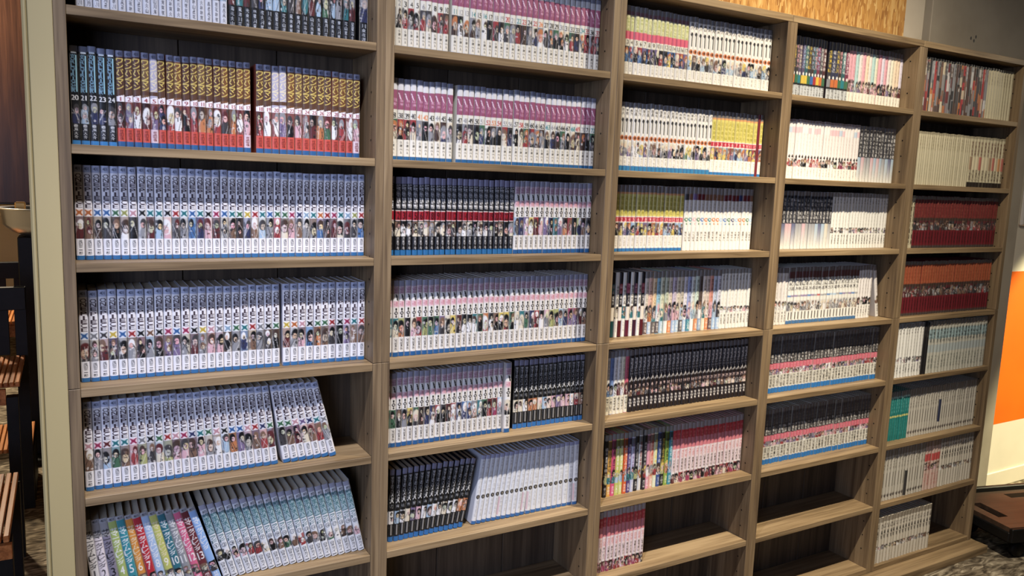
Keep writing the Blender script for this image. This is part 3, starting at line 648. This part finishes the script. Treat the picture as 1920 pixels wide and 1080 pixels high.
def grid_faces(nx, ny):
    if (nx, ny) not in GRID:
        i = np.arange(ny)[:, None] * (nx + 1) + np.arange(nx)[None, :]
        GRID[nx, ny] = np.stack([i, i + nx + 1, i + nx + 2, i + 1], -1).reshape(-1, 4)
    return GRID[nx, ny]


def book_arrays(col, cover, w_, h_, d_, pages):
    """origin at the middle of the spine's foot; spine faces -Y and is slightly rounded"""
    ny, nx = col.shape[0] - 1, col.shape[1] - 1
    u = np.linspace(-1, 1, nx + 1); x = u * w_ / 2
    y = 0.0010 * u ** 2 + 0.0024 * np.abs(u) ** 6
    z = h_ * (1 - np.linspace(0, 1, ny + 1))
    V = np.stack(np.broadcast_arrays(x[None, :], y[None, :], z[:, None]), -1).reshape(-1, 3)
    F = grid_faces(nx, ny); Cc = lin(col.reshape(-1, 3))
    n0 = len(V); e = 0.0034; hw = w_ / 2
    # two cover boards and their thin top and foot rims
    S = np.array([(-hw, e, 0), (-hw, d_, 0), (-hw, d_, h_), (-hw, e, h_), (hw, e, 0), (hw, d_, 0), (hw, d_, h_), (hw, e, h_)])
    sf = np.array([(0, 3, 2, 1), (4, 5, 6, 7)]) + n0
    V = np.concatenate([V, S]); Cc = np.concatenate([Cc, np.tile(lin(cover), (8, 1))]); F = np.concatenate([F, sf])
    if pages:
        n1 = len(V); a = hw - 0.0006; q = 0.0014
        Q = np.array([(-a, 0.002, h_ - q), (a, 0.002, h_ - q), (a, d_, h_ - q), (-a, d_, h_ - q), (-a, 0.002, q), (a, 0.002, q), (a, d_, q), (-a, d_, q)])
        qf = np.array([(0, 1, 2, 3), (7, 6, 5, 4), (3, 2, 6, 7)]) + n1
        V = np.concatenate([V, Q]); Cc = np.concatenate([Cc, np.tile(lin((220, 212, 190)), (8, 1))]); F = np.concatenate([F, qf])
    return V, F, Cc, nx * ny


def make_mesh(name, V, F, Cc, smooth):
    me = bpy.data.meshes.new(name)
    me.vertices.add(len(V)); me.vertices.foreach_set('co', np.ascontiguousarray(V, np.float32).ravel())
    me.loops.add(F.size); me.loops.foreach_set('vertex_index', np.ascontiguousarray(F, np.int32).ravel())
    me.polygons.add(len(F)); me.polygons.foreach_set('loop_start', np.arange(0, F.size, 4, dtype=np.int32))
    me.polygons.foreach_set('use_smooth', smooth)
    at = me.attributes.new('print', 'FLOAT_COLOR', 'POINT')
    at.data.foreach_set('color', np.concatenate([Cc, np.ones((len(Cc), 1))], 1).astype(np.float32).ravel())
    me.update(calc_edges=True); me.materials.append(BOOK_MAT)
    return me


# case, shelf, from X, to X, how many, lean at the two ends, kind of spine, set-back, extra ones behind the upright
ROWS = [
    (0, 1, 0.0355, 0.2941, 19, 0, 0, 'whitegrey', 0.05, 0),
    (0, 1, 0.2960, 0.5516, 18, 0, 0, 'blackart', 0.05, 0),
    (0, 1, 0.5586, 0.5785, 1, 0, 0, 'blackart', 0.05, 0),
    (0, 2, 0.0215, 0.0958, 5, 0, 0, 'bluetitle', 0.05, 0),
    (0, 2, 0.0959, 0.3371, 17, 0, 0, 'orange', 0.05, 0),
    (0, 2, 0.3464, 0.5634, 14, 0, 0, 'orange', 0.05, 0),
    (0, 3, 0.0215, 0.5785, 37, 0, 0, 'pirate', 0.06, 0),
    (0, 4, 0.0215, 0.3922, 23, 0, 0, 'pirate', 0.049, 0),
    (0, 4, 0.3977, 0.5785, 11, 0, 0, 'pirate', 0.049, 0),
    (0, 5, 0.0215, 0.3855, 23, 0, -6.5, 'pirate', 0.037, 0),
    (0, 5, 0.3949, 0.5125, 7, -9, -14, 'pirate', 0.037, 0),
    (0, 6, 0.0298, 0.2667, 14, -6, -17, 'rainbow', 0.032, 0),
    (0, 6, 0.2689, 0.5779, 20, -16, -12.5, 'teal', 0.032, 0),
    (1, 1, 0.6416, 0.7664, 9, 0, 0, 'pinkband', 0.05, 1),
    (1, 1, 0.7729, 1.1785, 27, 0, 0, 'pinkband', 0.05, 0),
    (1, 2, 0.6488, 0.7823, 9, 0, 0, 'pinkband', 0.05, 1),
    (1, 2, 0.7914, 1.1785, 26, 0, 0, 'pinkband', 0.05, 0),
    (1, 3, 0.6461, 0.9507, 22, 0, 0, 'blackred', 0.05, 1),
    (1, 3, 0.9513, 1.1785, 16, 0, 0, 'diamond', 0.05, 0),
    (1, 4, 0.6441, 1.1785, 37, 0, 0, 'diamond', 0.048, 1),
    (1, 5, 0.6379, 0.9310, 21, 0, 0, 'diamond', 0.038, 1),
    (1, 5, 0.9316, 0.9495, 1, 0, 0, 'diamond', 0.03, 0),
    (1, 5, 0.9666, 1.1785, 15, 0, 0, 'blackwhite', 0.045, 0),
    (1, 6, 0.6385, 0.8335, 15, 1, 11, 'blackwhite', 0.043, 1),
    (1, 6, 0.8570, 1.0099, 11, 8, 6, 'whitedot', 0.043, 0),
    (1, 6, 1.0115, 1.1734, 10, 4, 0, 'whitedot', 0.043, 0),
    (2, 1, 1.2575, 1.4675, 15, 0, 0, 'limepink', 0.05, 2),
    (2, 1, 1.4685, 1.7771, 20, 0, 0, 'silhouette', 0.05, 0),
    (2, 2, 1.2551, 1.5721, 23, 0, 0, 'silhouette2', 0.05, 2),
    (2, 2, 1.5731, 1.7460, 12, 0, 0, 'yellowred', 0.05, 0),
    (2, 2, 1.7466, 1.7567, 1, 0, 0, 'darkred', 0.05, 0),
    (2, 2, 1.7574, 1.7697, 1, 0, 0, 'yellowred', 0.05, 0),
    (2, 3, 1.2619, 1.4979, 17, 0, 0, 'yellowred', 0.06, 2),
    (2, 3, 1.5008, 1.7641, 18, 0, 0, 'whitering', 0.06, 0),
    (2, 4, 1.2640, 1.3784, 9, 0, 0, 'alternate', 0.06, 3),
    (2, 4, 1.3784, 1.6599, 20, 0, 0, 'pastel', 0.06, 0),
    (2, 4, 1.6599, 1.7785, 9, 0, 0, 'whiteplain', 0.06, 0),
    (2, 5, 1.2547, 1.3313, 6, 0, 0, 'mixed', 0.05, 2),
    (2, 5, 1.3313, 1.7785, 30, 0, 0, 'titan', 0.05, 0),
    (2, 6, 1.2582, 1.5019, 18, 0, 0, 'vivid', 0.046, 2),
    (2, 6, 1.5019, 1.7785, 19, 0, 0, 'redpink', 0.046, 0),
    (2, 7, 1.2459, 1.4064, 12, 0, 0, 'redpink', 0.034, 1),
    (3, 1, 1.8819, 2.0115, 10, 0, 0, 'darkjewel', 0.05, 4),
    (3, 1, 2.0230, 2.1172, 6, 0, 0, 'darkjewel', 0.05, 0),
    (3, 1, 2.1172, 2.3785, 17, 0, 0, 'palecream', 0.05, 0),
    (3, 2, 1.8780, 2.1982, 23, 0, 0, 'whitepink', 0.05, 4),
    (3, 2, 2.1982, 2.3785, 12, 0, 0, 'greyfade', 0.05, 0),
    (3, 3, 1.8842, 2.1055, 15, 0, 0, 'greyfade', 0.055, 4),
    (3, 3, 2.1067, 2.3785, 19, 0, 0, 'whiteplain', 0.055, 0),
    (3, 4, 1.8722, 1.9280, 4, 0, 0, 'whitefig', 0.049, 3),
    (3, 4, 1.9280, 2.2580, 22, 0, 0, 'whitedark', 0.049, 0),
    (3, 4, 2.2580, 2.3260, 5, 0, 0, 'whitefig', 0.049, 0),
    (3, 4, 2.3620, 2.3765, 1, -11, -11, 'whitefig', 0.049, 0),
    (3, 5, 1.8634, 2.3746, 34, 0, 0, 'pinkmid', 0.038, 2),
    (3, 6, 1.8735, 2.3785, 34, 0, 0, 'pinkmid', 0.047, 3),
    (4, 1, 2.4733, 2.8215, 24, 0, 0, 'magazine', 0.03, 3),
    (4, 1, 2.8215, 2.9785, 10, 0, 0, 'creamplain', 0.03, 0),
    (4, 2, 2.4712, 2.7622, 24, 0, 0, 'creamplain', 0.03, 4),
    (4, 2, 2.7622, 2.9785, 11, 0, 0, 'creamred', 0.03, 0),
    (4, 3, 2.4724, 2.4867, 1, 0, 0, 'creamblack', 0.03, 3),
    (4, 3, 2.4881, 2.9785, 30, 0, 0, 'crimson', 0.03, 0),
    (4, 4, 2.4661, 2.9724, 34, 0, 0, 'ember', 0.027, 2),
    (4, 5, 2.4440, 2.5843, 9, 0, 0, 'whiteplain', 0.012, 1),
    (4, 5, 2.5859, 2.6121, 2, 0, 0, 'blackplain', 0.012, 0),
    (4, 5, 2.6158, 2.9684, 19, 0, 0, 'paleteal', 0.012, 0),
    (4, 6, 2.4693, 2.5727, 8, 0, 0, 'aqua', 0.03, 3),
    (4, 6, 2.5727, 2.9785, 28, 0, 0, 'whitebar', 0.03, 0),
    (4, 7, 2.4563, 2.6820, 14, 0, 0, 'whitebar', 0.018, 2),
    (4, 7, 2.6820, 2.7734, 5, 0, 0, 'blush', 0.018, 0),
    (4, 7, 2.7734, 2.9785, 13, 0, 0, 'whiteline', 0.018, 0),
    (4, 8, 2.4505, 2.7449, 17, 0, 0, 'whiteline', 0.011, 1),
]


ORD = ('zeroth first second third fourth fifth sixth seventh eighth ninth tenth eleventh twelfth thirteenth fourteenth fifteenth sixteenth seventeenth eighteenth nineteenth twentieth twenty-first '
       'twenty-second twenty-third twenty-fourth twenty-fifth twenty-sixth twenty-seventh twenty-eighth twenty-ninth thirtieth thirty-first thirty-second thirty-third thirty-fourth thirty-fifth '
       'thirty-sixth thirty-seventh thirty-eighth thirty-ninth').split()
CASE = ['leftmost', 'second']
RES = {0: (14, 168), 1: (10, 96), 2: (8, 72), 3: (7, 60), 4: (6, 54)}


def book_label(style, wd, k, row, u):
    place = f'{ORD[k]} from left, {ORD[row]} shelf down, {CASE[u]} bookcase'
    if style == 'pirate': return f"white comic, {wd['em']} emblem, {wd['fig']} figure, {place}"
    if style == 'diamond': return f"white comic, {wd['fig']} figure on {wd['em']}, {place}"
    if style == 'bluetitle': return f"black comic volume numbered {wd['num']}, blue title, {place}"
    if style == 'rainbow': return f"{wd['a']} leaning comic" + (f" numbered {wd['num']}" if wd['num'] else ' without number') + f", {place}"
    if style == 'teal': return f"leaning comic, teal title, circled number {wd['num']}, {place}"
    if style == 'blackwhite': return f"black comic, white title, {wd['fig']} picture, {place}"
    if style == 'whitedot': return f"white comic, black dot on spine, {place}"
    if style == 'orange': return f"comic, yellow title, {wd['fig']}, {place}"
    return f"{wd['a']} comic, {wd['fig']}, {place}"


GROUP = ['comic volumes on the {} shelf of the leftmost bookcase', 'comic volumes on the {} shelf of the second bookcase']
rest_V, rest_F, rest_C, rest_S, rest_n = [], [], [], [], 0
count_in_row, style_i = {}, {}
for (u, row, X0, X1, n, t0, t1, style, rec, hid) in ROWS:
    rg = random.Random(f'{u}{row}{style}{X0}')
    nx, ny = RES[u]
    z0 = ZB[row]; pitch = (X1 - X0) / n
    H0 = 0.1755 if not (u == 4 and row in (4, 5, 7, 8)) else 0.186
    single = u == 0 or (u == 1 and row >= 4)
    jobs = [(X0 + (i + 0.5) * pitch, pitch, t0 + (t1 - t0) * (i / max(1, n - 1)), True, i) for i in range(n)]
    if hid:
        a = u * 0.6 + 0.0212; wp = (X0 - 0.0004 - a) / hid
        jobs += [(a + (j + 0.5) * wp, wp, 0.0, False, j) for j in range(hid)]
    for (xc, pw, tilt, seen, i) in jobs:
        key = (u, row, style)
        if seen: si = style_i.get(key, 0); style_i[key] = si + 1
        else: si = i
        if style == 'pinkband' and row == 2: pass
        th = R(tilt + (rg.uniform(-0.25, 0.25) if abs(tilt) < 3 and seen else 0.0))
        wk = pw * math.cos(th) * 0.942
        hk = H0 + rg.uniform(-0.0012, 0.0012)
        dk = min(0.112, DEP - rec - 0.003) if row else 0.1
        yk = rec + rg.uniform(-0.0014, 0.0014)
        art_i = si + (36 if style == 'pinkband' and row == 2 else 0)
        col, cover, wd = paint(style, art_i if style != 'pinkband' else art_i, n, row, nx, ny, rg)
        lift = abs(math.sin(th)) * wk / 2 + 0.0004
        if single and seen:
            V, F, Cc, ns = book_arrays(col, cover, wk, hk, dk, False)
            sm = np.zeros(len(F), bool); sm[:ns] = True
            o = obj('comic_book', make_mesh('comic_book', V, F, Cc, sm), None, (xc, yk, z0 + lift))
            o.rotation_euler = (0, th, 0)
            count_in_row[u, row] = count_in_row.get((u, row), 0) + 1
            tag(o, book_label(style, wd, count_in_row[u, row], row, u), 'comic', GROUP[u].format(ORD[row]))
            a = wk / 2 - 0.0006
            pg = bobj('page_block', (-a, a, 0.0022, dk - 0.001, 0.0014, hk - 0.0014), PAPER, o, bevel=0)
        else:
            V, F, Cc, ns = book_arrays(col, cover, wk, hk, dk, True)
            c_, s_ = math.cos(th), math.sin(th)
            V = np.stack([xc + V[:, 0] * c_ + V[:, 2] * s_, yk + V[:, 1], z0 + lift + V[:, 2] * c_ - V[:, 0] * s_], 1)
            sm = np.zeros(len(F), bool); sm[:ns] = True
            rest_V.append(V); rest_F.append(F + rest_n); rest_C.append(Cc); rest_S.append(sm); rest_n += len(V)
rest = obj('comic_books', make_mesh('comic_books', np.concatenate(rest_V), np.concatenate(rest_F), np.concatenate(rest_C), np.concatenate(rest_S)))
tag(rest, 'several hundred smaller comic volumes packed along the shelves of the four right-hand bookcases', 'comics', None, 'stuff')

# ------------------------------------------------------------------ things beyond the cream post
def slat_seat(parent, x0, x1, y0, y1, z, n, along='y'):
    # slats a few pixels wide in the photo: real strips with gaps, one part
    p = (x1 - x0) / n
    def strips(bm):
        for k in range(n): box(bm, x0 + k * p, x0 + (k + 1) * p - 0.0045, y0, y1, z - 0.016, z, bevel=0.0015)
        for y in (y0 + 0.04, y1 - 0.06): box(bm, x0, x1 - 0.006, y, y + 0.02, z - 0.026, z - 0.0165)
    tag(obj('slats', mesh_of('slats', strips, SLAT), parent), kind='stuff')


def chair(label, xr, yr, zs=0.56, zt=0.795, d=0.46, wd_=0.46):
    """black frame, back towards the far side, slatted wooden seat; xr its right edge, yr the line of its rear posts"""
    t = thing('slatted_chair', label, 'chair', (xr, yr, FZ), 0, 'black framed chairs beyond the cream post')
    for x in (-0.046, -wd_):
        bobj('rear_post', (x + 0.008, x + 0.046, -0.018, 0.018, 0, zt - FZ), BLACK, t)
        bobj('front_leg', (x - 0.004, x + 0.03, -d, -d + 0.04, 0, zs - FZ - 0.05), BLACK, t)
    bobj('top_rail', (-wd_, 0, -0.022, 0.018, zt - FZ - 0.085, zt - FZ), BLACK, t, 0.002)
    for x in (-0.094, -0.165, -0.235, -0.305, -0.375): bobj('back_bar', (x, x + 0.036, -0.012, 0.012, zs - FZ, zt - FZ - 0.08), BLACK, t)
    bobj('seat_rail', (-wd_ + 0.01, -0.05, -d - 0.004, -d + 0.016, zs - FZ - 0.075, zs - FZ - 0.022), SLAT, t)
    slat_seat(t, -wd_, -0.006, -d, -0.03, zs - FZ, 28)
    return t


chair('black framed chair with brown slatted seat just beyond the cream post', -0.136, 1.86, 0.585, 0.842)
chair('farther black chair with slatted seat, behind the nearer one', -0.146, 3.2)
bench = thing('slatted_bench', 'low bench with narrow wooden slats at the photo\'s lower left edge', 'bench', (-0.128, 0.5, FZ))
slat_seat(bench, -0.5, -0.004, 0.0, 0.45, 0.46, 30)
for x in (-0.50, -0.045):
    for y in (0.03, 0.40): bobj('leg', (x, x + 0.04, y, y + 0.04, 0, 0.436), BLACK, bench)
bobj('apron', (-0.5, -0.004, 0.002, 0.02, 0.40, 0.436), SLAT, bench)
step = thing('slatted_step', 'low wooden step on the carpet behind the nearer black chair', 'step', (-0.135, 1.9, FZ))
slat_seat(step, -0.4, 0, 0, 0.36, 0.23, 24)
for x in (-0.4, -0.03): bobj('leg', (x, x + 0.03, 0.02, 0.34, 0, 0.207), BLACK, step)

cab = thing('dark_cabinet', 'tall glossy dark brown cabinet beyond the cream post', 'cabinet', (-0.70, 3.9, FZ))
bobj('body', (-0.5, 0.62, 0, 0.5, 1.09, 2.5), DKBROWN, cab, 0.004)
bobj('door', (0.06, 0.60, -0.022, -0.002, 1.10, 2.48), DKBROWN, cab, 0.004)
bobj('door', (-0.49, 0.055, -0.022, -0.002, 1.10, 2.48), DKBROWN, cab, 0.004)
bobj('handle', (0.075, 0.09, -0.05, -0.022, 1.55, 1.75), CHROME, cab, 0.003)
for x in (-0.48, 0.56): bobj('leg', (x, x + 0.05, 0.1, 0.46, 0, 1.09), BLACK, cab)

bowl = thing('steel_basin', 'round polished steel basin with brass fittings on a black stand', 'basin', (-0.03, 2.5, 0.985))
bs = bowl
def basin(bm):
    lathe(bm, [(0.0, 0.0), (0.12, 0.0), (0.17, 0.02), (0.208, 0.055), (0.216, 0.115), (0.222, 0.12), (0.222, 0.127), (0.204, 0.122), (0.196, 0.06), (0.15, 0.03), (0.0, 0.022)], 48)
obj('bowl', mesh_of('bowl', basin, CHROME, True), bs)
obj('inner_ring', mesh_of('inner_ring', lambda bm: lathe(bm, [(0.13, 0.06), (0.15, 0.06), (0.15, 0.085), (0.13, 0.085), (0.13, 0.06)], 40), BRASS, True), bs)
bobj('bracket', (-0.155, -0.115, -0.05, 0.02, 0.075, 0.15), BRASS, bs, 0.004)
bobj('bracket', (-0.10, -0.075, 0.02, 0.08, 0.085, 0.17), CHROME, bs, 0.004)
ped = thing('black_stand', 'black post stand under the round steel basin', 'stand', (-0.03, 2.5, FZ))
bobj('post', (-0.15, 0.15, -0.08, 0.10, 0.03, 1.0145), BLACK, ped, 0.003)
bobj('foot', (-0.2, 0.2, -0.17, 0.18, 0, 0.03), BLACK, ped, 0.003)

# ------------------------------------------------------------------ right-hand corner
br = thing('framed_board', 'white framed board hanging on the cream wall above the orange band', 'board', (3.668, 0.318, 1.19))
bobj('frame', (0, 0.9, -0.016, 0, 0, 0.62), ENAMEL, br, 0.006)
bobj('panel', (0.022, 0.878, -0.0185, -0.0165, 0.022, 0.598), CREAM_W, br, 0.001)

ang = math.atan2(-0.26, 0.965)
dl = thing('wooden_dolly', 'low dolly with slotted brown wooden top and black sides on the carpet', 'dolly', (3.005, -0.134, FZ), ang)
PLW, PLD = 0.62, 0.31
def dolly_top(bm):
    # a plate with real slots: strips of boards left between the hand holes
    z0, z1 = 0.112, 0.13
    xs = [0, 0.055, 0.085, 0.25, 0.37, PLW]; 
    box(bm, 0, 0.04, 0.0, PLD, z0, z1); box(bm, 0.04, 0.085, 0.0, 0.09, z0, z1); box(bm, 0.04, 0.085, 0.22, PLD, z0, z1)
    box(bm, 0.085, 0.26, 0.0, PLD, z0, z1); box(bm, 0.26, 0.40, 0.0, 0.24, z0, z1); box(bm, 0.26, 0.40, 0.28, PLD, z0, z1); box(bm, 0.40, PLW, 0.0, PLD, z0, z1)
obj('deck', mesh_of('deck', dolly_top, PLY), dl)
bobj('hole_liner', (0.036, 0.089, 0.086, 0.224, 0.100, 0.1115), BLACK, dl)
bobj('hole_liner', (0.256, 0.404, 0.236, 0.284, 0.100, 0.1115), BLACK, dl)
bobj('side_rail', (0, PLW, -0.012, 0.006, 0.075, 0.128), BLACK, dl, 0.003)
bobj('side_rail', (-0.004, 0.012, 0.0, PLD, 0.075, 0.1115), BLACK, dl, 0.003)
bobj('back_rail', (0, PLW, PLD, PLD + 0.02, 0.09, 0.15), BLACK, dl, 0.003)
bobj('under_frame', (0.02, PLW - 0.02, 0.02, PLD - 0.02, 0.06, 0.1), BLACK, dl)
me_wh = mesh_of('caster', lambda bm: lathe(bm, [(0.0, 0), (0.026, 0), (0.03, 0.006), (0.03, 0.018), (0.026, 0.024), (0.0, 0.024)], 20), BLACK, True)
for x in (0.07, PLW - 0.07):
    for y in (0.04, PLD - 0.06):
        c_ = obj('caster', me_wh, dl, (x, y, 0.03)); c_.rotation_euler = (R(90), 0, 0)
